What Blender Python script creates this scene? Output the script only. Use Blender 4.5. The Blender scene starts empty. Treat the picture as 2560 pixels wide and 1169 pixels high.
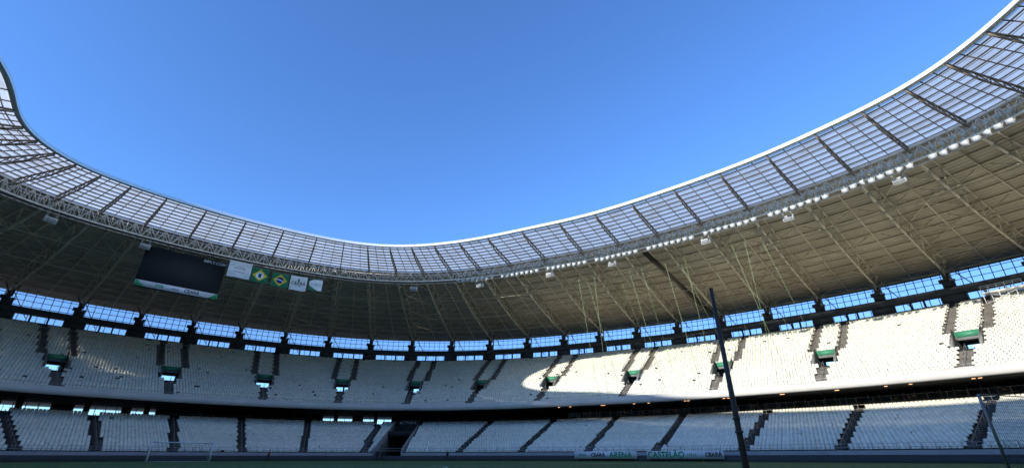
import bpy, math, random
import numpy as np
from mathutils import Matrix, Vector
rng=np.random.default_rng(7); random.seed(7)
scn=bpy.context.scene
scn.view_settings.view_transform='Standard'; scn.view_settings.look='None'; scn.view_settings.exposure=0
CAMZ=0.6; FP=1150.0; TH=math.radians(25.83)
# ------------------------------------------------------------------ plan curve of the bowl
ctrl=np.array([(-57.0,38.0),(-65,48.1),(-66.4,53.8),(-65.3,59.4),(-58.4,68.5),(-48.5,77.5),(-34.7,86.1),(-23.6,88.5),(-10.7,86.1),(3.1,80),
(16.6,72.8),(33.3,59.4),(42.1,49.6),(47.4,41.8),(49.2,34.8),(48.6,24),(44,8),(34,-9),(18,-24),(-3,-28),(-22,-17),(-39,2),(-51.5,21)],float)  # unseen near-left points shaped to place the roof's shadow edge on the stands
def catmull(p,k=60):
    out=[];n=len(p)
    for i in range(n):
        a,b,c,d=p[i-1],p[i],p[(i+1)%n],p[(i+2)%n]
        for t in np.arange(k)/k:
            out.append(.5*((2*b)+(-a+c)*t+(2*a-5*b+4*c-d)*t*t+(-a+3*b-3*c+d)*t**3))
    return np.array(out)
def resample(arrs,key,n):
    k=np.vstack([key,key[:1]]); L=np.r_[0,np.cumsum(np.linalg.norm(np.diff(k,axis=0),axis=1))]
    q=np.arange(n)*L[-1]/n
    return [np.stack([np.interp(q,L,np.r_[a[:,j],a[0,j]]) for j in range(a.shape[1])],1) for a in arrs],L[-1]
def gsm(a,sig):
    n=len(a); fr=np.fft.fftfreq(n)
    g=np.exp(-2*(math.pi*fr*sig)**2)
    return np.real(np.fft.ifft(np.fft.fft(a,axis=0)*g[:,None],axis=0))
c0=catmull(ctrl); (c0,),L0=resample([c0],c0,3000)
c0=gsm(c0,3.5/(L0/3000))
tg=np.roll(c0,-1,0)-np.roll(c0,1,0); nn=np.stack([-tg[:,1],tg[:,0]],1); nn/=np.linalg.norm(nn,axis=1)[:,None]
nn=gsm(nn,6/(L0/3000)); nn/=np.linalg.norm(nn,axis=1)[:,None]
NB=60; N=NB*48
(C,NR),L35=resample([c0,nn],c0+nn*35,N); NR/=np.linalg.norm(NR,axis=1)[:,None]
def CN(s):
    x=(np.asarray(s,float)%1.0)*N; i=np.floor(x).astype(int)%N; j=(i+1)%N; f=(x-np.floor(x))[...,None]
    c=C[i]*(1-f)+C[j]*f; n=NR[i]*(1-f)+NR[j]*f; n/=np.linalg.norm(n,axis=-1)[...,None]
    return c,n
def P(s,d,z,off=0.0):
    c,n=CN(s); d=np.asarray(d,float); t=np.stack([n[...,1],-n[...,0]],-1)
    xy=c+n*np.broadcast_to(d,n.shape[:-1])[...,None]+t*np.broadcast_to(np.asarray(off,float),n.shape[:-1])[...,None]
    return np.concatenate([xy,np.broadcast_to(np.asarray(z,float),xy.shape[:-1])[...,None]],-1)
def proj(p):
    x,y,z=p[...,0],p[...,1],p[...,2]-CAMZ
    dep=y*math.cos(TH)+z*math.sin(TH); up=z*math.cos(TH)-y*math.sin(TH)
    return 1280+FP*x/dep, 584.5-FP*up/dep, dep
def s_at(x,d,z):
    ss=np.arange(N)/N; px,py,dp=proj(P(ss,d,z)); ok=(dp>15)
    k=np.argmin(np.where(ok,abs(px-x),1e9)); return k/N
def z_at(y,Y):
    v=584.5-y; return CAMZ+Y*(501+.9*v)/(1035-.4357*v)
def scale(s,d):
    e=2e-4; return float(np.linalg.norm(P(s+e,d,0)-P(s-e,d,0))/(2*e))
# ------------------------------------------------------------------ mesh builder
class MB:
    def __init__(s): s.v=[];s.f=[];s.m=[];s.uv=[];s.n=0
    def add(s,v,f,m=0,uv=None):
        v=np.asarray(v,float).reshape(-1,3); f=np.asarray(f,int).reshape(-1,4)
        s.v.append(v); s.f.append(f+s.n); s.n+=len(v)
        s.m.append(np.full(len(f),m,int) if np.isscalar(m) else np.asarray(m))
        s.uv.append(np.zeros((len(v),2)) if uv is None else uv)
    def build(s,name,mats,parent=None):
        v=np.concatenate(s.v);f=np.concatenate(s.f);m=np.concatenate(s.m);uv=np.concatenate(s.uv)
        me=bpy.data.meshes.new(name); me.vertices.add(len(v)); me.vertices.foreach_set('co',v.ravel())
        me.loops.add(f.size); me.loops.foreach_set('vertex_index',f.ravel().astype(np.int32))
        me.polygons.add(len(f)); me.polygons.foreach_set('loop_start',(np.arange(len(f))*4).astype(np.int32))
        for a in mats: me.materials.append(a)
        me.polygons.foreach_set('material_index',m.astype(np.int32))
        l=me.uv_layers.new(name='UVMap'); l.data.foreach_set('uv',uv[f.ravel()].ravel())
        me.update(calc_edges=True)
        o=bpy.data.objects.new(name,me); scn.collection.objects.link(o)
        if parent: o.parent=parent
        return o
    def sweep(s,ss,prof,m=0,closed_prof=False,mask=None):
        ss=np.asarray(ss); prof=list(prof)
        if closed_prof: prof=prof+[prof[0]]
        K=len(prof); pr=np.array(prof)
        L=np.r_[0,np.cumsum(np.linalg.norm(np.diff(pr,axis=0),axis=1))]
        vs=np.stack([P(ss,d,z) for d,z in prof],1)
        uv=np.stack(np.broadcast_arrays((ss*L35)[:,None],L[None,:]),-1).reshape(-1,2)
        n=len(ss); i=np.arange(n-1)[:,None]*K+np.arange(K-1)[None,:]
        f=np.stack([i,i+K,i+K+1,i+1],-1)
        if mask is not None: f=f[mask]
        s.add(vs.reshape(-1,3),f.reshape(-1,4),m,uv)
    def ring(s,d,z,w,h,m=0,ss=None):
        s.sweep(FULL if ss is None else ss,[(d-w/2,z-h/2),(d+w/2,z-h/2),(d+w/2,z+h/2),(d-w/2,z+h/2)],m,True)
    def beams(s,a,b,w,h=None,m=0):
        a=np.asarray(a,float).reshape(-1,3);b=np.asarray(b,float).reshape(-1,3);h=w if h is None else h
        ax=b-a; ax=ax/np.maximum(np.linalg.norm(ax,axis=1),1e-9)[:,None]
        up=np.tile([0,0,1.],(len(a),1)); up[abs(ax[:,2])>.95]=[1,0,0]
        sd=np.cross(ax,up); sd/=np.linalg.norm(sd,axis=1)[:,None]; u2=np.cross(sd,ax)
        sd=sd*w/2;u2=u2*h/2
        v=np.stack([a-sd-u2,a+sd-u2,a+sd+u2,a-sd+u2,b-sd-u2,b+sd-u2,b+sd+u2,b-sd+u2],1)
        q=np.array([[0,1,5,4],[1,2,6,5],[2,3,7,6],[3,0,4,7],[3,2,1,0],[4,5,6,7]])
        f=(np.arange(len(a))*8)[:,None,None]+q[None]
        s.add(v.reshape(-1,3),f.reshape(-1,4),m)
    def hexa(s,v8,m=0):
        s.add(v8,[[3,2,1,0],[4,5,6,7],[0,1,5,4],[1,2,6,5],[2,3,7,6],[3,0,4,7]],m)
    def fbox(s,sc,o0,o1,d0,d1,z0,z1,m=0,z0b=None,z1b=None):
        z0b=z0 if z0b is None else z0b; z1b=z1 if z1b is None else z1b
        s.hexa(np.array([P(sc,d0,z0,o0),P(sc,d0,z0,o1),P(sc,d1,z0b,o1),P(sc,d1,z0b,o0),
                         P(sc,d0,z1,o0),P(sc,d0,z1,o1),P(sc,d1,z1b,o1),P(sc,d1,z1b,o0)]),m)
    def inst(s,tv,tf,org,T,Nn,m=0,uv=None):
        v=org[:,None,:]+tv[None,:,0:1]*T[:,None,:]+tv[None,:,1:2]*Nn[:,None,:]+tv[None,:,2:3]*np.array([0,0,1.])
        f=(np.arange(len(org))*len(tv))[:,None,None]+np.asarray(tf)[None]
        if uv is not None: uv=np.repeat(uv,len(tv),0)
        mm=m if np.isscalar(m) else np.tile(m,len(org))
        s.add(v.reshape(-1,3),f.reshape(-1,4),mm,uv)
def boxT(x0,x1,y0,y1,z0,z1):
    return np.array([[x0,y0,z0],[x1,y0,z0],[x1,y1,z0],[x0,y1,z0],[x0,y0,z1],[x1,y0,z1],[x1,y1,z1],[x0,y1,z1]],float)
BF=np.array([[3,2,1,0],[4,5,6,7],[0,1,5,4],[1,2,6,5],[2,3,7,6],[3,0,4,7]])
FULL=np.arange(0,N+1,4)/N; FINE=np.arange(0,N+1,2)/N
def empty(name):
    e=bpy.data.objects.new(name,None); scn.collection.objects.link(e); return e
def frame(s,d,z,off=0):
    c,n=CN(s); p=P(s,d,z,off)
    return Matrix(((n[1],0,-n[0],p[0]),(-n[0],0,-n[1],p[1]),(0,1,0,p[2]),(0,0,0,1)))
# ------------------------------------------------------------------ materials
def mat(name,col,rough=.7,var=.12,sc=.6,metal=0,uvvar=False,bump=0):
    m=bpy.data.materials.new(name); m.use_nodes=True; nt=m.node_tree; b=nt.nodes['Principled BSDF']
    b.inputs['Roughness'].default_value=rough; b.inputs['Metallic'].default_value=metal
    tc=nt.nodes.new('ShaderNodeTexCoord'); ns=nt.nodes.new('ShaderNodeTexNoise'); ns.inputs['Scale'].default_value=sc; ns.inputs['Detail'].default_value=6
    nt.links.new(tc.outputs['Object'],ns.inputs['Vector'])
    mr=nt.nodes.new('ShaderNodeMapRange'); mr.inputs['From Min'].default_value=.3; mr.inputs['From Max'].default_value=.7
    mr.inputs['To Min'].default_value=1-var; mr.inputs['To Max'].default_value=1+var
    nt.links.new(ns.outputs['Fac'],mr.inputs['Value'])
    mx=nt.nodes.new('ShaderNodeVectorMath'); mx.operation='SCALE'; mx.inputs[0].default_value=col[:3]
    nt.links.new(mr.outputs['Result'],mx.inputs['Scale']); out=mx.outputs[0]
    if uvvar:
        sp=nt.nodes.new('ShaderNodeSeparateXYZ'); nt.links.new(tc.outputs['UV'],sp.inputs[0])
        m2=nt.nodes.new('ShaderNodeMapRange'); m2.inputs['To Min'].default_value=.82; m2.inputs['To Max'].default_value=1.05
        nt.links.new(sp.outputs[0],m2.inputs['Value'])
        k=nt.nodes.new('ShaderNodeVectorMath'); k.operation='SCALE'; nt.links.new(out,k.inputs[0]); nt.links.new(m2.outputs[0],k.inputs['Scale']); out=k.outputs[0]
    nt.links.new(out,b.inputs['Base Color'])
    if bump:
        bp=nt.nodes.new('ShaderNodeBump'); bp.inputs['Strength'].default_value=bump; nt.links.new(ns.outputs['Fac'],bp.inputs['Height']); nt.links.new(bp.outputs[0],b.inputs['Normal'])
    return m
def stripes(m,axis,period,lo,hi):
    nt=m.node_tree; b=nt.nodes['Principled BSDF']; tc=nt.nodes.new('ShaderNodeTexCoord'); sp=nt.nodes.new('ShaderNodeSeparateXYZ'); nt.links.new(tc.outputs['UV'],sp.inputs[0])
    mu=nt.nodes.new('ShaderNodeMath'); mu.operation='MULTIPLY'; mu.inputs[1].default_value=2*math.pi/period; nt.links.new(sp.outputs[axis],mu.inputs[0])
    si=nt.nodes.new('ShaderNodeMath'); si.operation='SINE'; nt.links.new(mu.outputs[0],si.inputs[0])
    mr=nt.nodes.new('ShaderNodeMapRange'); mr.inputs['From Min'].default_value=-1; mr.inputs['To Min'].default_value=lo; mr.inputs['To Max'].default_value=hi; nt.links.new(si.outputs[0],mr.inputs['Value'])
    old=b.inputs['Base Color'].links[0].from_socket
    k=nt.nodes.new('ShaderNodeVectorMath'); k.operation='SCALE'; nt.links.new(old,k.inputs[0]); nt.links.new(mr.outputs[0],k.inputs['Scale']); nt.links.new(k.outputs[0],b.inputs['Base Color'])
    return m
M_conc=mat('concrete_terrace',(.14,.125,.105),.9,.25)
M_fas=mat('fascia_paint',(.64,.61,.54),.6,.08,.4)
M_seat=mat('seat_plastic',(.87,.86,.71),.5,.07,.08,uvvar=True)
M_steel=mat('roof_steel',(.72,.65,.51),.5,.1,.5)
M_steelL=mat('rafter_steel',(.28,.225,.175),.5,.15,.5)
M_sheet=stripes(mat('roof_sheet',(.52,.45,.345),.6,.14,.15),1,.9,.74,1.08)
M_white=mat('white_paint',(.80,.80,.78),.45,.05)
M_beam=mat('ring_beam_dark',(.055,.057,.06),.7,.2)
M_wall=mat('facade_wall',(.30,.30,.29),.8,.1)
M_black=mat('black_panel',(.022,.023,.025),.8,.1)
M_green=mat('green_banner',(.06,.28,.15),.5,.05)
M_rail=mat('rail_steel',(.33,.31,.27),.4,.1,metal=.3)
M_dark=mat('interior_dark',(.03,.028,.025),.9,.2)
M_mull=mat('mullion',(.10,.12,.15),.5,.1)
M_pole=mat('pole_rusty_paint',(.075,.062,.042),.5,.35,3,bump=.2)
def translucent():
    m=bpy.data.materials.new('polycarbonate_sheet'); m.use_nodes=True; nt=m.node_tree; nt.nodes.clear()
    o=nt.nodes.new('ShaderNodeOutputMaterial'); tr=nt.nodes.new('ShaderNodeBsdfTranslucent'); df=nt.nodes.new('ShaderNodeBsdfDiffuse'); tp=nt.nodes.new('ShaderNodeBsdfTransparent')
    tc=nt.nodes.new('ShaderNodeTexCoord'); ns=nt.nodes.new('ShaderNodeTexNoise'); ns.inputs['Scale'].default_value=.25; ns.inputs['Detail'].default_value=5
    nt.links.new(tc.outputs['Object'],ns.inputs['Vector'])
    cr=nt.nodes.new('ShaderNodeValToRGB'); cr.color_ramp.elements[0].position=.32; cr.color_ramp.elements[0].color=(.82,.70,.54,1); cr.color_ramp.elements[1].position=.55; cr.color_ramp.elements[1].color=(.98,.90,.76,1)
    nt.links.new(ns.outputs['Fac'],cr.inputs[0]); nt.links.new(cr.outputs[0],tr.inputs[0]); df.inputs[0].default_value=(.8,.75,.68,1); tp.inputs[0].default_value=(.9,.93,1,1)
    sp=nt.nodes.new('ShaderNodeSeparateXYZ'); nt.links.new(tc.outputs['UV'],sp.inputs[0])
    mu=nt.nodes.new('ShaderNodeMath'); mu.operation='MULTIPLY'; mu.inputs[1].default_value=2*math.pi/.5; nt.links.new(sp.outputs[1],mu.inputs[0])
    si=nt.nodes.new('ShaderNodeMath'); si.operation='SINE'; nt.links.new(mu.outputs[0],si.inputs[0])
    mr=nt.nodes.new('ShaderNodeMapRange'); mr.inputs['From Min'].default_value=-1; mr.inputs['To Min'].default_value=.02; mr.inputs['To Max'].default_value=.10; nt.links.new(si.outputs[0],mr.inputs['Value'])
    a=nt.nodes.new('ShaderNodeMixShader'); a.inputs[0].default_value=.08; nt.links.new(tr.outputs[0],a.inputs[1]); nt.links.new(df.outputs[0],a.inputs[2])
    b=nt.nodes.new('ShaderNodeMixShader'); nt.links.new(mr.outputs[0],b.inputs[0]); nt.links.new(a.outputs[0],b.inputs[1]); nt.links.new(tp.outputs[0],b.inputs[2])
    nt.links.new(b.outputs[0],o.inputs[0]); return m
M_poly=translucent()
def glass():
    m=bpy.data.materials.new('clear_glass'); m.use_nodes=True; nt=m.node_tree; nt.nodes.clear()
    o=nt.nodes.new('ShaderNodeOutputMaterial'); g=nt.nodes.new('ShaderNodeBsdfGlossy'); g.inputs['Roughness'].default_value=.05; tp=nt.nodes.new('ShaderNodeBsdfTransparent'); tp.inputs[0].default_value=(.82,.78,.80,1)
    b=nt.nodes.new('ShaderNodeMixShader'); b.inputs[0].default_value=.1; nt.links.new(tp.outputs[0],b.inputs[1]); nt.links.new(g.outputs[0],b.inputs[2]); nt.links.new(b.outputs[0],o.inputs[0]); return m
M_glass=glass()
M_lamp=bpy.data.materials.new('downlight'); M_lamp.use_nodes=True
_b=M_lamp.node_tree.nodes['Principled BSDF']; _b.inputs['Emission Color'].default_value=(1,.5,.22,1); _b.inputs['Emission Strength'].default_value=2.0
# ------------------------------------------------------------------ sections
DL0,ZL0,DL1,ZL1,NL=9.5,1.1,29.5,7.6,25
DU0,ZU0,DU1,ZU1,NU=23.5,10.7,51.5,25.9,35
def rowL(i): return DL0+(DL1-DL0)*i/NL, ZL0+(ZL1-ZL0)*i/NL
def rowU(i): return DU0+(DU1-DU0)*i/NU, ZU0+(ZU1-ZU0)*i/NU
surfU=lambda d: ZU0+(d-DU0)*(ZU1-ZU0)/(DU1-DU0)
surfL=lambda d: ZL0+(d-DL0)*(ZL1-ZL0)/(DL1-DL0)
vom_px=[140,425,660,855,1035,1200,1375,1580,1805,2065,2420]
vom_s=[s_at(x,34.2,16.4) for x in vom_px]
dv=vom_s[1]-vom_s[0]; vom_s=[vom_s[0]-2*dv,vom_s[0]-dv]+vom_s+[vom_s[-1]+dv*1.05,vom_s[-1]+2.1*dv]
low_px=[35,240,433,603,757,907,1145,1300,1465,1640,1860,2105,2435]
low_s=[s_at(x,9.5,1.2) for x in low_px]
dl=low_s[1]-low_s[0]; low_s=[low_s[0]-2*dl,low_s[0]-dl]+low_s+[low_s[-1]+dl,low_s[-1]+2*dl]
tun_s=s_at(968,9.5,1.2)
VW=1.6
stand=empty('stadium_grandstand')
mb=MB()
sm=(FINE[:-1]+FINE[1:])/2
def near(s_arr,sc,w,d):
    return abs((s_arr-sc+.5)%1-.5)*scale(sc,d)<w
for i in range(NL):
    d,z=rowL(i); d2,z2=rowL(i+1)
    mk=~near(sm,tun_s,2.6,d)
    mb.sweep(FINE,[(d,z-(z2-z if i else 0)),(d,z),(d2,z)],0,mask=np.stack([mk,mk],1))
VD0,VD1=31.5,36.5
for i in range(NU):
    d,z=rowU(i); d2,z2=rowU(i+1)
    mk=np.ones(len(sm),bool)
    if VD0-.1<=d<VD1-.1:
        for v in vom_s: mk&=~near(sm,v,VW,d)
    mb.sweep(FINE,[(d,z-(z2-z)),(d,z),(d2,z)],0,mask=np.stack([mk,mk],1))
mb.build('terrace_steps',[M_conc],stand)
# seats
tv=[];tf=[]
bk=[(-.24,.36),(.24,.36),(.24,.72),(.16,.82),(-.16,.82),(-.24,.72)]
for (x,z) in bk: tv.append((x,.30+.12*(z-.38),z))
for (x,z) in bk: tv.append((x,.35+.12*(z-.38),z))
tf+=[[0,1,2,5],[5,2,3,4],[2,8,9,3],[3,9,10,4],[4,10,11,5],[1,7,8,2],[5,11,6,0]]
b0=len(tv); tv+=[tuple(q) for q in boxT(-.23,.23,-.12,.30,.39,.44)]
tf+=[[b0+q for q in f] for f in ([0,1,2,3],[4,5,6,7],[0,1,5,4])]
tv=np.array(tv);tf=np.array(tf)
mbs=MB(); cnt=0
def put_row(d,z,aisles):
    global cnt
    ss=np.arange(0,N+1)/N; p=P(ss,d+.33,0); Ls=np.r_[0,np.cumsum(np.linalg.norm(np.diff(p,axis=0),axis=1))]
    q=np.arange(0,Ls[-1],.52); s=np.interp(q,Ls,ss)
    keep=np.ones(len(s),bool)
    for sc,w,off in aisles:
        dd=((s-sc+.5)%1-.5)*scale(sc,d)-off; keep&=abs(dd)>w
    s=s[keep]; org=P(s,d+.33,z); k=(org[:,1]>4)&(rng.random(len(s))>.007); s=s[k]; org=org[k]
    c,n=CN(s); n3=np.c_[n,np.zeros(len(n))]; T=np.c_[n[:,1],-n[:,0],np.zeros(len(n))]
    org=org+T*rng.normal(0,.012,len(s))[:,None]+n3*rng.normal(0,.02,len(s))[:,None]
    rowf=rng.random()*.35
    uv=np.stack([rng.random(len(s))*.65+rowf,rng.random(len(s))],1)
    mbs.inst(tv,tf,org,T,n3,0,uv); cnt+=len(s)
for i in range(NL):
    d,z=rowL(i); put_row(d,z,[(a,.8,0) for a in low_s]+[(tun_s,3.1,0)])
for i in range(1,NU):
    d,z=rowU(i)
    if d<VD0: ai=[(a,.85,0) for a in vom_s]
    elif d<VD1+.3: ai=[(a,VW+.35,0) for a in vom_s]
    else: ai=[(a,.75,2.35) for a in vom_s]+[(a,.75,-2.35) for a in vom_s]
    put_row(d,z,ai)
mbs.build('stadium_seats',[M_seat])
mb=MB()
for v in vom_s:
    zf=surfU(VD0)-.1; zt=surfU(VD1)
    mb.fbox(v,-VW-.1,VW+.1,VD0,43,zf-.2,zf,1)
    for sg in(-1,1):
        o=sorted((sg*VW,sg*(VW+.18)))
        mb.fbox(v,o[0],o[1],VD0,VD1,zf,surfU(VD0)+.85,0,z1b=zt+.95)
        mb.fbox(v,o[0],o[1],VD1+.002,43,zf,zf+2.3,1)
    mb.fbox(v,-VW-.18,VW+.18,VD1+.004,VD1+.2,zf+2.15,zt+.7,0)
    mb.fbox(v,-VW-.05,VW+.05,VD1-.06,VD1-.01,zt-.25,zt+.65,2)
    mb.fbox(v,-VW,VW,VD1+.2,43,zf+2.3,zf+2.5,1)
    for o in(-VW-.1,VW+.1):
        a=[P(v,VD0,surfU(VD0)+.85,o),P(v,VD1,zt+.95,o)]; b=[a[0]+[0,0,.35],a[1]+[0,0,.35]]
        mb.beams(a,b,.05,m=3); mb.beams([b[0]],[b[1]],.05,m=3)
def stair_rail(v,off,d0,d1,surf,h=.95,step=1.6):
    ds=np.arange(d0,d1+.01,step); lo=np.array([P(v,d,surf(d),off) for d in ds]); hi=lo+[0,0,h]
    mb.beams(lo,hi,.05,m=3); mb.beams(hi[:-1],hi[1:],.05,m=3)
for v in vom_s:
    stair_rail(v,0,24.5,31,surfU)
    for o in(-2.95,-1.72,1.72,2.95): stair_rail(v,o,37,51,surfU)
for a in low_s:
    stair_rail(a,0,10.2,29,surfL,.9,2.4)
for a in low_s:
    for i in range(NL*2):
        d=DL0+.4*i; mb.fbox(a,-.6,.6,d,d+.4,surfL(d)-.12+(0.13 if i%2 else .02),surfL(d)+.06,9)
mb.sweep(FULL,[(9.2,0),(9.2,1.35),(9.45,1.35),(9.5,1.0)],0,mask=np.stack([~near((FULL[:-1]+FULL[1:])/2,tun_s,2.7,9.5)]*3,1))
mb.ring(8.2,.42,.12,.84,10)
rs=np.arange(0,N,8)/N; rs=rs[~near(rs,tun_s,2.7,9.5)]
lo=P(rs,9.3,1.35); mb.beams(lo,lo+[0,0,.75],.05,m=3)
for zz in(1.7,2.1):
    mb.ring(9.3,zz,.04,.04,3)
mb.sweep(FULL,[(23.42,11.5),(23.1,11.5),(22.95,10.3),(23.3,10.1),(23.6,10.15)],4)
mb.sweep(FULL,[(23.42,11.5),(23.42,10.6)],4)
mb.sweep(FULL,[(23.6,10.15),(24.5,10.35),(46,10.35)],1)
mb.ring(23.2,11.85,.05,.05,3)
# concourse
mb.sweep(FULL,[(29.5,7.4),(29.5,7.6),(31.0,7.6),(46,7.6)],0)
mb.ring(29.95,8.55,.05,.05,3); mb.ring(29.95,8.2,.03,.03,3)
rs=np.arange(0,N,12)/N; lo=P(rs,29.95,7.6); mb.beams(lo,lo+[0,0,.95],.05,m=3)
sv=[s_at(x,46,9.3) for x in (-5,128,180,300,330,385,810,880,905,975)]
smid=(FULL[:-1]+FULL[1:])/2
op=np.zeros(len(smid),bool)
for a,b in zip(sv[::2],sv[1::2]): op|=(smid>a)&(smid<b)
s_right=s_at(1450,40,9.3)
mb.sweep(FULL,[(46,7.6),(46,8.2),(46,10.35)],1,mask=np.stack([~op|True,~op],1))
kk=[i for i in range(len(smid)) if op[i]]
lo=P(FULL[kk[::2]],45.9,7.6); mb.beams(lo,lo+[0,0,2.7],.1,m=5)
cs=(np.arange(NB)+.5)/NB; lo=P(cs,33,7.6); mb.beams(lo,lo+[0,0,2.7],.7,m=1)
rr=FULL[(FULL>s_right)&(FULL<s_right+.30)]
mb.sweep(rr,[(36,7.6),(36,8.9)],11); mb.sweep(rr,[(35.9,8.9),(35.9,10.3)],6)
mb.sweep(rr,[(42,7.6),(42,10.3)],11)
mb.sweep(rr,[(30.1,8.5),(30.1,9.25)],6); mb.ring(30.1,9.28,.06,.05,8,rr)
lo=P(rr[::3],30.1,7.6); mb.beams(lo,lo+[0,0,1.65],.07,m=8)
lo=P(rr[::2],35.85,7.6); mb.beams(lo,lo+[0,0,2.7],.09,m=8)
dl_s=np.concatenate([rr[i::11] for i in(0,2)]); dl_s=dl_s+rng.normal(0,.0015,len(dl_s)); o3=P(dl_s,26.5,10.28); c_,n_=CN(dl_s)
mb.inst(boxT(-.2,.2,-.12,.12,-.03,.03),BF,o3,np.c_[n_[:,1],-n_[:,0],np.zeros(len(n_))],np.c_[n_,np.zeros(len(n_))],12)
# facade
mb.sweep(FULL,[(46,10.42),(57,10.42),(57,16.5)],0); mb.sweep(FULL,[(57,20),(57,27.1)],0)
mb.sweep(FULL,[(51.5,25.9),(57.0,25.9)],0)
lo=P(cs,57,16.5); mb.beams(lo,lo+[0,0,3.5],.4,m=5)
bs=np.arange(NB)/NB
mb.sweep(FULL,[(52.3,25.9),(52.3,26.6),(52.6,26.6),(52.6,25.9)],5)
mb.sweep(FULL,[(52.0,28.1),(51.9,29.3),(53.6,29.5),(53.8,28.1)],5,True)
for b in bs:
    for o0,o1 in((-1.9,1.9),(-4.6,-4.3),(4.3,4.6)): mb.fbox(b,o0,o1,52.2,52.7,26.5,28.1,5)
for b in bs:
    mb.fbox(b,-.9,.9,52.6,53.8,29.5,30.6,5)
    mb.fbox(b,-1.3,.3,52.9,53.6,30.602,31.3,5); mb.fbox(b,.4,1.1,52.8,53.5,30.602,31.0,0)
    mb.fbox(b,-.5,.5,52.9,53.6,31.302,32.4,5)
    a=P(b,53.3,31.5); 
    mb.beams([a,a,a],[P(b,54.5,34.2,-1.2),P(b,54.5,34.2,1.2),P(b,51.5,34.0)],.26,m=0)
pm=P(smid,0,0); sun_block=(pm[:,1]<25)|((pm[:,1]<54)&(pm[:,0]<0))  # unseen bays where opaque panels are added to keep low sun out
mb.sweep(FULL,[(57.2,27),(58.6,35.2)],6,mask=(~sun_block)[:,None])
mb.sweep(FULL,[(57.2,27),(58.6,35.2)],5,mask=(sun_block)[:,None])
mb.sweep(FULL,[(57.05,16.4),(57.05,20.1)],5,mask=(sun_block)[:,None])  # added panel closing the facade window band in the sun-blocked bays
ms=np.arange(0,N,6)/N; mb.beams(P(ms,57.1,27),P(ms,58.5,35.2),.10,m=7)
for f in(0.3,.45,.6,.75): mb.ring(57.1+1.4*f,27+8.2*f,.08,.11,7)
ms=np.arange(NB)/NB; 
mb.beams(P(ms,57.0,27),P(ms,58.4,35.2),.3,m=8)
mb.beams(P(ms+.006,57.0,28),P(ms,58.4,35.2),.16,m=8)
M_lounge=mat('lounge_wall',(.38,.47,.40),.6,.3,.5)
M_step=mat('aisle_step',(.09,.082,.072),.9,.2)
M_base=mat('advert_board_dark',(.02,.022,.02),.6,.2)
mb.build('concourse_and_fascia',[M_wall,M_dark,M_green,M_rail,M_fas,M_beam,M_glass,M_mull,M_white,M_step,M_base,M_lounge,M_lamp],stand)
mb=MB()
for sg in(-1,1):
    o=sorted((sg*2.6,sg*2.9)); mb.fbox(tun_s,o[0],o[1],9.2,29.5,0,ZL0+.9,0,z1b=ZL1+.9)
mb.fbox(tun_s,-2.6,2.6,9.0,34,-.05,.01,1); mb.fbox(tun_s,-2.6,2.6,27,27.3,.01,7.5,1)
mb.fbox(tun_s,-2.6,2.6,20,27,4.6,4.9,1)
mb.fbox(tun_s,-2.6,2.6,19.7,20,4.6,5.6,1)
mb.build('tunnel_walls',[M_wall,M_dark],stand)
# ------------------------------------------------------------------ roof
roof=empty('stadium_roof')
HI=40.6
def zt(d):
    return HI-.06*d if d<13.5 else HI-.81-(d-13.5)*.118
mb=MB()
mb.sweep(FULL,[(d,zt(d)) for d in (0.3,3.5,7,10.5,13.2)],0)
mb.build('translucent_sheets',[M_poly],roof)
mb=MB(); ds=[13.6]+list(np.arange(16,60,4))+[60]
mb.sweep(FULL,[(d,zt(d)) for d in ds],0)
mb.build('opaque_sheets',[M_sheet],roof)
mb=MB()
mb.sweep(FULL,[(-.15,HI-.35),(.45,HI-.35),(.5,HI+.15),(-.1,HI+.2)],2,True)
mb.ring(60,zt(60),.3,.5,0)
for d in np.linspace(1.4,12.6,9):
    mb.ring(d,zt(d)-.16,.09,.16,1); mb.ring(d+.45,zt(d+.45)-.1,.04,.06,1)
for d in np.arange(17,59,3.5): mb.ring(d,zt(d)-.18,.12,.2,0)
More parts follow.
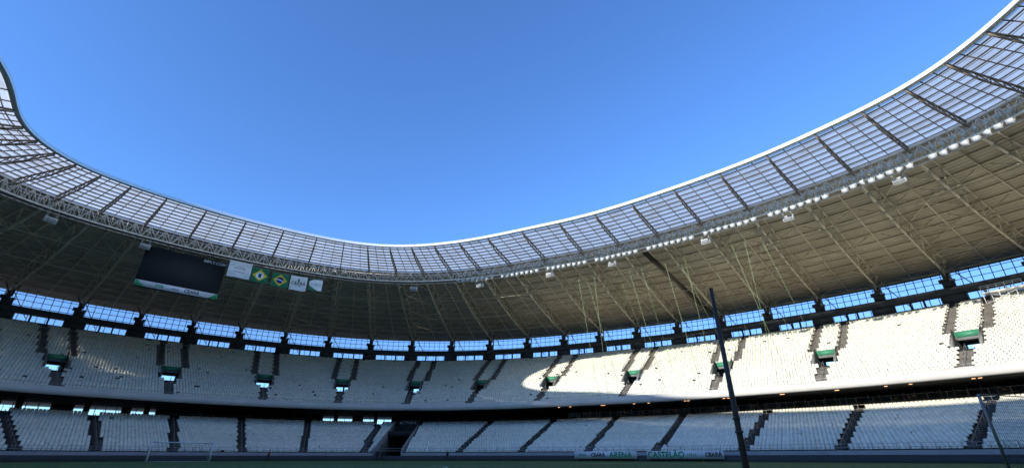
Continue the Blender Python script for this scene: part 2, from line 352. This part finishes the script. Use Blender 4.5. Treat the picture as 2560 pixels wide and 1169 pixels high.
for b in bs:
    x=np.linspace(.3,13,7); top=np.array([P(b,d,zt(d)-.35) for d in x]); bot=np.array([P(b,d,zt(d)-.55-.75*min(1,d/5)) for d in x])
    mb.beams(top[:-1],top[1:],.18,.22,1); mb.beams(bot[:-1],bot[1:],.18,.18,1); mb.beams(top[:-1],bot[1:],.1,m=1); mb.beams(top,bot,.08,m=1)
    x=np.linspace(14,58.5,15); fr=(x-14)/44.5
    bz=[zt(d)-1.7-1.0*math.sin(math.pi*f) for d,f in zip(x,fr)]
    bot=np.array([P(b,d,z_) for d,z_ in zip(x,bz)])
    mb.beams(bot[:-1],bot[1:],.3,.3,0)
    for o in(-.8,.8):
        top=np.array([P(b,d,zt(d)-.4,o) for d in x])
        mb.beams(top[:-1],top[1:],.2,.2,0)
        mb.beams(top[0:-1:2],bot[1::2],.13,m=0); mb.beams(bot[1:-1:2],top[2::2],.13,m=0)
    for q in (1/3,2/3):
        m_=b+q/NB; mb.beams([P(m_,.4,zt(.4)-.3)],[P(m_,13,zt(13)-.3)],.08,.14,1)
    m_=b+.5/NB; mb.beams([P(m_,14,zt(14)-.35)],[P(m_,59,zt(59)-.35)],.16,.25,0)
    for d in(24.5,35,45.5):
        f=(d-14)/44.5; zb=zt(d)-1.7-math.sin(math.pi*f)
        for q in(-.4,.4): mb.beams([P(b,d,zb)],[P(b+q/NB,d,zt(d)-.3)],.13,m=0)
    if int(round(b*NB))%3==0:
        for d0,d1 in((14,24.5),(24.5,35),(35,45.5),(45.5,56)):
            mb.beams([P(b,d0,zt(d0)-.35),P(b+1/NB,d0,zt(d0)-.35)],[P(b+1/NB,d1,zt(d1)-.35),P(b,d1,zt(d1)-.35)],.12,m=0)
for d in(24.5,35,45.5):
    f=(d-14)/44.5; mb.ring(d,zt(d)-1.7-math.sin(math.pi*f),.13,.13,0)
ss=np.arange(0,NB*4+1)/(NB*4)
for d in(56,): 
    mb.ring(d,33.5,.2,.2,0); a=P(ss,d,33.5); c=P(ss,d,zt(d)-.2)
    mb.beams(a[0:-1:2],c[1::2],.1,m=0); mb.beams(c[1:-1:2],a[2::2],.1,m=0)
zt0,zb0=39.3,37.2
for d in(12.6,14.2):
    mb.ring(d,zt0,.22,.22,3); mb.ring(d,zb0,.24,.24,3)
ss=np.arange(0,NB*6+1)/(NB*6)
for d in(12.6,14.2):
    a=P(ss,d,zb0);c=P(ss,d,zt0); mb.beams(a[0:-1:2],c[1::2],.14,m=3); mb.beams(c[1:-1:2],a[2::2],.14,m=3); mb.beams(a,c,.1,m=3)
a=P(ss,12.6,zb0);c=P(ss,14.2,zb0); mb.beams(a,c,.09,m=3); mb.beams(a[:-1],c[1:],.08,m=3)
mb.ring(12.3,zb0+.9,.04,.04,3); mb.ring(13.4,zb0-.02,.9,.05,1)
M_truss=mat('light_truss_steel',(.76,.72,.64),.5,.1)
mb.build('roof_steelwork',[M_steel,M_steelL,M_white,M_truss],roof)
g=MB(); sa=s_at(1605,14.5,38); sb=s_at(1785,56,33.6)
pa=P(sa,14.5,37.3);pb=P(sb,56,33.0); g.beams([pa],[pb],.5,.6,0); g.beams([pa+[0,0,.5]],[pb+[0,0,.5]],.9,.12,0)
g.build('service_girder',[M_pole],roof)
# ------------------------------------------------------------------ floodlights
fl=MB(); s0=s_at(1150,12.4,38.5); s1=s_at(2600,12.4,38.5)
s=s0; L=[]
while s<s1+.03:
    for k in range(8):
        L.append(s); s+=1.15/scale(s,12.4)
    s+=1.5/scale(s,12.4)
L=np.array(L)
ang=math.radians(28); R=np.array([[1,0,0],[0,math.cos(ang),-math.sin(ang)],[0,math.sin(ang),math.cos(ang)]])
def addL(s_,d,z,k=1.0):
    o=P(s_,d,z); o[:,2]+=rng.normal(0,.07,len(o)); c,nr=CN(s_+0); n3=np.c_[nr,np.zeros(len(nr))]; T=np.c_[nr[:,1],-nr[:,0],np.zeros(len(nr))]
    yaw=rng.normal(0,.3,len(o))[:,None]; T,n3=T*np.cos(yaw)+n3*np.sin(yaw), n3*np.cos(yaw)-T*np.sin(yaw)
    v=boxT(-.40,.40,-.22,.20,-.45,.45)*k; v[[0,1,4,5],0]*=1.12; v[[0,1],2]-=.06; v[[4,5],2]+=.06
    fl.inst(v@R.T,BF,o,T,n3,np.array([0,0,1,0,0,0])); 
    fl.inst(boxT(-.04,.04,.1,.18,.1,1.0),BF,o,T,n3,0); fl.inst(boxT(-.42,-.38,-.03,.03,-.1,.45),BF,o,T,n3,0); fl.inst(boxT(.38,.42,-.03,.03,-.1,.45),BF,o,T,n3,0)
addL(L,11.7,36.35,.74); addL(L+.0007,12.0,37.7,.6)
M_lens=mat('floodlight_lens',(.62,.63,.63),.25,.12,3)
fl.build('floodlight_row',[M_white,M_lens])
for x,y in((125,533),(363,602),(790,695),(1035,715),(1200,697),(1375,672),(1530,640),(1765,580),(1970,522),(2250,430)):
    sc=s_at(x,13.4,35.7); q=MB()
    q.fbox(sc,-.75,.75,12.9,13.9,35.0,35.9,0,z0b=35.3); q.fbox(sc,-.66,.66,12.86,12.9,35.1,35.8,1)
    for o in(-.6,.6): q.beams([P(sc,13.1,35.9,o),P(sc,13.7,35.9,o)],[P(sc,13.1,37.2,o),P(sc,13.7,37.2,o)],.06,m=0)
    q.fbox(sc,-.85,.85,13.0,13.8,35.902,35.98,0)
    q.build('loudspeaker',[M_white,M_wall])
def text(name,body,s,d,z,off,size,m,parent,align='CENTER',bold=.0):
    cu=bpy.data.curves.new(name,'FONT'); cu.body=body; cu.size=size; cu.align_x=align; cu.align_y='CENTER'; cu.offset=bold; cu.extrude=.004
    cu.materials.append(m); o=bpy.data.objects.new(name,cu); scn.collection.objects.link(o); o.matrix_world=frame(s,d,z,off)
    if parent: o.parent=parent
    return o
M_txtg=mat('text_green',(.01,.35,.12),.5,.02); M_txtd=mat('text_dark',(.05,.07,.06),.5,.02); M_txtw=mat('text_white',(.8,.8,.8),.5,.02)
# scoreboard
sb_=empty('video_scoreboard'); sc=s_at(462,14.2,33.5); Y=P(sc,14.2,33)[1]
zc=z_at(683,Y); q=MB(); W,Hh=6.7,3.9
q.fbox(sc,-W,W,14.2,14.9,zc-Hh,zc+Hh,0); 
q.fbox(sc,-W+.05,W-.05,14.15,14.19,zc-Hh+.05,zc-Hh+1.15,1)
for i,(a,b) in enumerate(((-W+.1,-W+1.5),(W-1.6,W-.1))):
    q.hexa(np.array([P(sc,14.13,zc-Hh+.08,a),P(sc,14.13,zc-Hh+.08,b),P(sc,14.145,zc-Hh+.08,b),P(sc,14.145,zc-Hh+.08,a),
      P(sc,14.13,zc-Hh+1.1,a if i==0 else b-.3),P(sc,14.13,zc-Hh+1.1,a+.3 if i==0 else b),P(sc,14.145,zc-Hh+1.1,a+.3 if i==0 else b),P(sc,14.145,zc-Hh+1.1,a if i==0 else b-.3)]),2)
for o in np.linspace(-W+.8,W-.8,6): q.beams([P(sc,14.6,zc+Hh,o)],[P(sc,14.0,38,o)],.12,m=3)
q.build('screen_panel',[M_black,M_white,M_txtg,M_steel],sb_)
text('maker_text','IMPLY.COM',sc,14.14,zc+Hh-.5,W-2.1,.75,M_txtw,sb_,bold=.02)
text('state_text','CEARÁ',sc,14.12,zc-Hh+.6,2.3,.8,M_txtd,sb_,bold=.02)
text('event_text','FGB',sc,14.12,zc-Hh+.6,-2.9,.7,M_txtg,sb_,bold=.02)
text('small_text','ARENA',sc,14.12,zc-Hh+.55,-.4,.4,M_txtd,sb_)
# flags
M_fw=mat('flag_white',(.88,.88,.86),.8,.04); M_fg=mat('flag_green',(.012,.17,.07),.8,.05); M_fy=mat('flag_yellow',(.80,.58,.04),.8,.05); M_fb=mat('flag_blue',(.01,.03,.22),.8,.05); M_fgr=mat('flag_grey',(.35,.36,.36),.8,.05)
def flag(name,px,py,w,h,kind,ph):
    s=s_at(px,12.0,35); Y=P(s,12.0,35)[1]; z=z_at(py,Y); e=empty(name)
    nu,nv=56,40; U,V=np.meshgrid(np.linspace(-1,1,nu+1),np.linspace(-1,1,nv+1))
    wob=.12*np.sin(U*4+ph+V*.8)*(1-V)/2+.05*np.sin(V*5+ph)
    pts=P(np.full(U.shape,s),12.0+wob,z+V*h/2,U*w/2)
    i=np.arange(nv)[:,None]*(nu+1)+np.arange(nu)[None]; f=np.stack([i,i+1,i+nu+2,i+nu+1],-1).reshape(-1,4)
    uc=(U[:-1,:-1]+1/nu).ravel(); vc=(V[:-1,:-1]+1/nv).ravel(); a=w/h
    m=np.zeros(len(uc),int); r=np.hypot(uc*a,vc)
    if kind in('br','ce'):
        m[:]=1; m[abs(uc)/.86+abs(vc)/.82<1]=2
        if kind=='br': m[r<.46]=3; arc=np.hypot(uc*a+.25,vc+.9); m[(r<.46)&(abs(arc-1.0)<.07)]=0
        else: m[r<.46]=0; m[(abs(uc*a)<.2)&(abs(vc+.02)<.26)&(r<.33)]=1; m[(r<.14)]=3
    if kind=='bars': m[(vc>-.05)&(vc<.45-.3*abs(uc))&(abs(uc)<.5)&(np.mod(uc*14,1)<.45)]=4; m[(abs(vc+.3)<.05)&(abs(uc)<.45)]=4
    if kind=='gw': m[(uc*.6+vc<-.75)]=1; m[(uc*.6-vc<-1.15)]=1; m[(abs(uc-.1)<.3)&(abs(vc-.1)<.06)]=4
    if kind=='cw': m[(abs(uc)<.12)&(vc>.25)&(vc<.65)&(r<.62)]=1; m[(abs(vc+.35)<.035)&(abs(uc)<.35)]=4
    q=MB(); q.add(pts.reshape(-1,3),f,m); q.beams([P(s,12.0,z+h/2,-w/2),P(s,12.0,z+h/2,-w/2+.1),P(s,12.0,z+h/2,w/2-.1)],[P(s,12.0,z+h/2,w/2),P(s,12.6,37.2,-w/2+.1),P(s,12.6,37.2,w/2-.1)],.05,m=4)
    q.build('flag_cloth',[M_fw,M_fg,M_fy,M_fb,M_fgr],e)
    if kind=='cw': text('flag_text','CEARÁ',s,11.75,z-.05,0,.9,M_txtd,e,bold=.02)
flag('white_arena_flag',600,674,4.1,3.3,'bars',0)
flag('ceara_state_flag',651,688,3.2,3.1,'ce',1.3)
flag('brazil_flag',702,700,3.3,3.0,'br',2.2)
flag('ceara_government_flag',748,708,3.3,3.1,'cw',.7)
flag('white_green_flag',791,712,2.7,2.6,'gw',3.1)
def banner(x0,x1,items):
    d=8.1; sa=s_at(x0,d,1); sb2=s_at(x1,d,1); scn_=(sa+sb2)/2; w=(sb2-sa)*scale(scn_,d)/2
    e=empty('perimeter_banner'); q=MB(); q.fbox(scn_,-w,w,7.7,7.76,.35,1.45,0)
    for o in np.linspace(-w+.3,w-.3,5): q.beams([P(scn_,7.9,0,o)],[P(scn_,7.8,1.35,o)],.05,m=1)
    def chev(o): 
        for k in range(5): q.fbox(scn_,o+k*.28,o+k*.28+.1,7.66,7.69,.75,1.1+.05*(k%3),2)
    for it in items:
        if it[0]=='#': chev(it[1]*w)
        else: text('banner_text',it[0],scn_,7.65,.9,it[1]*w,it[2],it[3],e,bold=.025)
    q.build('banner_sheet',[M_white,M_rail,M_txtg],e)
banner(1436,1592,[('#',-.85),('CEARÁ',-.22,.75,M_txtd),('ARENA',.5,1.15,M_txtg)])
banner(1620,1812,[('CASTELÃO',-.48,1.15,M_txtg),('#',.1),('CEARÁ',.75,.75,M_txtd)])
e=empty('tunnel_sign'); q=MB(); ts=s_at(1022,29.2,9); zc2=z_at(1057,P(ts,29.2,9)[1])
q.fbox(ts,-2.4,2.4,29.2,29.35,zc2-.65,zc2+.75,0); q.fbox(ts,-2.0,-1.5,29.15,29.19,zc2-.35,zc2+.35,1)
for o in(-2.2,2.2): q.beams([P(ts,29.3,7.6,o)],[P(ts,29.3,zc2,o)],.1,m=0)
q.build('sign_panel',[mat('sign_dark_grey',(.10,.11,.11),.6,.05),M_white],e); text('sign_text','CEARÁ',ts,29.12,zc2+.03,.35,1.05,M_txtw,e,bold=.02)
q=MB()
for x,dz,dd in((1440,0,24),(1455,.002,30),(1480,-.003,23),(1528,.001,38),(1560,.003,26),(1590,-.002,34),(1650,.002,24),(1675,.004,36),(1700,-.003,28),(1745,.001,40),(1812,.004,26),(1830,0,44),(1850,-.004,24),(1880,.003,33)):
    s=s_at(x,15,38); q.beams([P(s,15,37.8)],[P(s+dz,dd,surfU(dd)+.9)],.045,m=0)
M_rope=mat('rope_green',(.36,.46,.24),.8,.1)
q.build('safety_ropes',[M_rope])
# camera platform on the upper tier, right
q=MB(); cp=s_at(2510,50,26.5)
q.fbox(cp,-2.6,2.6,48.4,50.4,26.2,26.4,0)
lo=np.array([P(cp,48.4,24.4,o) for o in np.linspace(-2.6,2.6,6)]); q.beams(lo,lo+[0,0,3.1],.09,m=0)
for zz in(26.8,27.2,27.5): q.beams([P(cp,48.4,zz,-2.6)],[P(cp,48.4,zz,2.6)],.07,m=0)
q.beams([P(cp,48.4,24.4,-2.6),P(cp,48.4,24.4,2.6)],[P(cp,48.4,26.2,2.6),P(cp,48.4,26.2,-2.6)],.06,m=0)
q.build('camera_platform',[M_white])
# ------------------------------------------------------------------ ground, pitch
def plane(name,x0,x1,y0,y1,z,m):
    q=MB(); q.add([[x0,y0,z],[x1,y0,z],[x1,y1,z],[x0,y1,z]],[[0,1,2,3]]); return q.build(name,[m])
M_ground=mat('ground_asphalt_and_soil',(.12,.11,.09),.95,.3,.02)
M_grass=mat('pitch_grass',(.060,.12,.022),.95,.35,1.5,bump=.4)
plane('ground',-3000,3000,-3000,3000,-.03,M_ground)
q=MB(); n_=len(FULL)-1; ce=np.array([0,30,0.]); pr=P(FULL[:-1],9.3,0); vs=np.vstack([pr,[ce]])
half=np.arange(0,n_,2); q.add(vs,np.stack([np.full(len(half),n_),(half+2)%n_,(half+1)%n_,half],1)); q.build('pitch_grass',[M_grass])
A=np.array([-.64,.768]);R_=np.array([.768,.64]); G=np.array([-46.8,72.0]); CE=G-52.5*A
q=MB(); 
def line(p,r,w=.12):
    p=np.array(p);r=np.array(r); d=(r-p)/np.linalg.norm(r-p); t=np.array([-d[1],d[0]])*w/2
    q.add([[*(p-t),.004],[*(r-t),.004],[*(r+t),.004],[*(p+t),.004]],[[0,1,2,3]])
W2=lambda a,r: CE+A*a+R_*r
for a,b in(((52.5,-34),(52.5,34)),((52.5,34),(-52.5,34)),((-52.5,34),(-52.5,-34)),((-52.5,-34),(52.5,-34)),((0,-34),(0,34)),((52.5,-20.15),(36,-20.15)),((36,-20.15),(36,20.15)),((36,20.15),(52.5,20.15)),((52.5,-9.15),(47,-9.15)),((47,-9.15),(47,9.15)),((47,9.15),(52.5,9.15))): line(W2(*a),W2(*b))
th=np.linspace(0,2*math.pi,65)
for i in range(64): line(W2(9.15*math.cos(th[i]),9.15*math.sin(th[i])),W2(9.15*math.cos(th[i+1]),9.15*math.sin(th[i+1])))
q.build('pitch_markings',[M_white])
e=empty('football_goal'); q=MB()
g3=lambda a,r,z: np.array([*W2(52.5+a,r),z])
for r in(-3.72,3.72):
    q.beams([g3(0,r,0)],[g3(0,r,2.5)],.15,m=0); q.beams([g3(0,r,2.46),g3(.9,r,2.4),g3(2,r,0)],[g3(.9,r,2.4),g3(2,r,0),g3(0,r,0.02)],.05,m=0)
q.beams([g3(0,-3.72,2.46)],[g3(0,3.72,2.46)],.15,m=0); q.beams([g3(2,-3.72,.05)],[g3(2,3.72,.05)],.05,m=0)
for r in np.linspace(-3.7,3.7,24): q.beams([g3(.9,r,2.4),g3(0,r,2.44)],[g3(2,r,0.03),g3(.9,r,2.4)],.015,m=1)
for f in np.linspace(0,1,9): q.beams([g3(.9+1.1*f,-3.7,2.4*(1-f))],[g3(.9+1.1*f,3.7,2.4*(1-f))],.015,m=1)
q.build('goal_frame_and_net',[mat('goal_paint',(.95,.95,.95),.3,.02),M_fgr],e)
e=empty('tall_steel_pole'); 
def cone(name,p,r0,r1,z0,z1,m,parent,n=20):
    q=MB(); a=np.arange(n)*2*math.pi/n; v=[[p[0]+r0*math.cos(t),p[1]+r0*math.sin(t),z0] for t in a]+[[p[0]+r1*math.cos(t),p[1]+r1*math.sin(t),z1] for t in a]
    v+= [[p[0],p[1],z0],[p[0],p[1],z1]]
    f=[[i,(i+1)%n,n+(i+1)%n,n+i] for i in range(n)]+[[2*n+1,n+i,n+i+1,n+(i+2)%n] for i in range(0,n,2)]
    q.add(v,f); o=q.build(name,[m],parent); 
    for pl in o.data.polygons: pl.use_smooth=2*n+1 not in pl.vertices
pp=(5.45,12.0)
cone('shaft',pp,.08,.045,0,4.72,M_pole,e); cone('collar',pp,.095,.095,1.12,1.17,M_pole,e); cone('collar',pp,.092,.092,1.42,1.46,M_pole,e)
cone('cap',pp,.052,.052,4.72,4.75,M_pole,e); cone('base_plate',pp,.25,.25,0,.03,M_pole,e)
e=empty('practice_net'); q=MB(); B=np.array([28.9,30.0]); D=np.array([.95,.31])
q.beams([[*B,0]],[[*B,4.1]],.11,m=0); q.beams([[*(B+D*9),0]],[[*(B+D*9),4.1]],.11,m=0); q.beams([[*B,4.1]],[[*(B+D*9),4.1]],.05,m=0)
for f in np.arange(0,9,.2): q.beams([[*(B+D*f),.05]],[[*(B+D*f),4.1]],.012,m=1)
for f in np.arange(.1,4.1,.2): q.beams([[*B,f]],[[*(B+D*9),f]],.012,m=1)
q.build('net_and_posts',[M_rail,mat('net_blue',(.10,.22,.28),.8,.1)],e)
# ------------------------------------------------------------------ people
def person(name,p,z,head,shirt,pants,skin=(.25,.14,.09),arm=0.1):
    e=empty(name); e.location=(p[0],p[1],z); e.rotation_euler=(0,0,head)
    def skinobj(nm,vs,es,rs,m,root=0):
        me=bpy.data.meshes.new(nm); me.from_pydata(vs,es,[]); o=bpy.data.objects.new(nm,me); scn.collection.objects.link(o); o.parent=e
        o.modifiers.new('skin','SKIN'); 
        for v,r in zip(me.skin_vertices[0].data,rs): v.radius=r
        me.skin_vertices[0].data[root].use_root=True
        su=o.modifiers.new('s','SUBSURF'); su.levels=1; su.render_levels=1; me.materials.append(m)
    vs=[(0,0,.95),(0,0,1.15),(0,0,1.38),(0,0,1.48),(.2,0,1.40),(.26,0,1.12),(.27,-.08-arm,.88),(-.2,0,1.40),(-.26,0,1.12),(-.27,-.08,.88)]
    skinobj('torso_and_arms',vs,[(0,1),(1,2),(2,3),(2,4),(4,5),(5,6),(2,7),(7,8),(8,9)],[(.16,.11),(.15,.11),(.17,.11),(.06,.06),(.06,.06),(.048,.048),(.035,.035),(.06,.06),(.048,.048),(.035,.035)],shirt)
    vs=[(0,0,.95),(.1,0,.9),(.12,-.02,.5),(.13,.02,.08),(.13,-.14,.04),(-.1,0,.9),(-.12,.03,.5),(-.13,.06,.08),(-.13,-.1,.04)]
    skinobj('legs',vs,[(0,1),(1,2),(2,3),(3,4),(0,5),(5,6),(6,7),(7,8)],[(.15,.11),(.09,.09),(.06,.06),(.042,.042),(.04,.03),(.09,.09),(.06,.06),(.042,.042),(.04,.03)],pants)
    sk=mat('skin',skin,.6,.03)
    skinobj('head',[(0,0,1.46),(0,0,1.56),(0,-.01,1.64),(0,0,1.74)],[(0,1),(1,2),(2,3)],[(.05,.05),(.07,.08),(.085,.1),(.05,.06)],sk)
    skinobj('hair',[(0,.03,1.64),(0,.01,1.73),(0,-.03,1.765)],[(0,1),(1,2)],[(.075,.075),(.08,.08),(.04,.04)],M_black)
    for sg,ay in((-1,0),(1,-arm)):
        skinobj('hand',[(sg*.27,-.09+ay,.88),(sg*.27,-.12+ay,.80),(sg*.275,-.13+ay,.73),(sg*.255,-.14+ay,.74),(sg*.24,-.12+ay,.80)],[(0,1),(1,2),(1,3),(1,4)],[(.03,.03),(.035,.02),(.01,.01),(.01,.01),(.01,.01)],sk)
blk=mat('cloth_black',(.02,.02,.025),.9,.1); orange=mat('cloth_orange',(.6,.15,.02),.9,.1); red=mat('cloth_red',(.45,.03,.03),.9,.1); den=mat('cloth_denim',(.05,.08,.16),.9,.1); yel=mat('cloth_yellow',(.65,.5,.05),.9,.1)
for x,c in((943,blk),(955,blk),(1118,blk),(672,orange)):
    s=s_at(x,6.5,.8); p=P(s,6.5,0); person('person_standing',p,0.01,random.random()*1.5-.5,c,blk)
for x,c in((2242,yel),(2268,red),(1000,blk),(1096,orange),(1962,blk)):
    s=s_at(x,31.0,8.5); p=P(s,31.0,0); person('person_standing',p,7.61,random.random()-.8,c,den)
# ------------------------------------------------------------------ light, world, camera
sd=Vector((-2.74,-2.30,1)).normalized(); el=math.asin(sd.z); az=math.atan2(sd.x,sd.y)
w=bpy.data.worlds.new('World'); scn.world=w; w.use_nodes=True; nt=w.node_tree; bg=nt.nodes['Background']
sk=nt.nodes.new('ShaderNodeTexSky'); sk.sky_type='NISHITA'; sk.sun_disc=False; sk.sun_elevation=el; sk.sun_rotation=az%(2*math.pi); sk.ozone_density=2.5; sk.air_density=1.0; sk.dust_density=.2
vm=nt.nodes.new('ShaderNodeVectorMath'); vm.operation='MULTIPLY'; vm.inputs[1].default_value=(1.08,1.62,2.45)
nt.links.new(sk.outputs[0],vm.inputs[0]); nt.links.new(vm.outputs[0],bg.inputs[0]); bg.inputs[1].default_value=.15
l=bpy.data.lights.new('sun','SUN'); l.energy=5; l.angle=math.radians(.5); l.color=(1,.96,.89); lo_=bpy.data.objects.new('sun',l); scn.collection.objects.link(lo_)
lo_.rotation_euler=sd.to_track_quat('Z','Y').to_euler(); lo_.location=(-60,-70,80)
cam=bpy.data.cameras.new('camera'); cam.sensor_width=36; cam.lens=FP/2560*36; cam.clip_start=.1; cam.clip_end=8000
co=bpy.data.objects.new('camera',cam); scn.collection.objects.link(co); co.location=(0,0,CAMZ); co.rotation_euler=(math.pi/2+TH,0,0); scn.camera=co
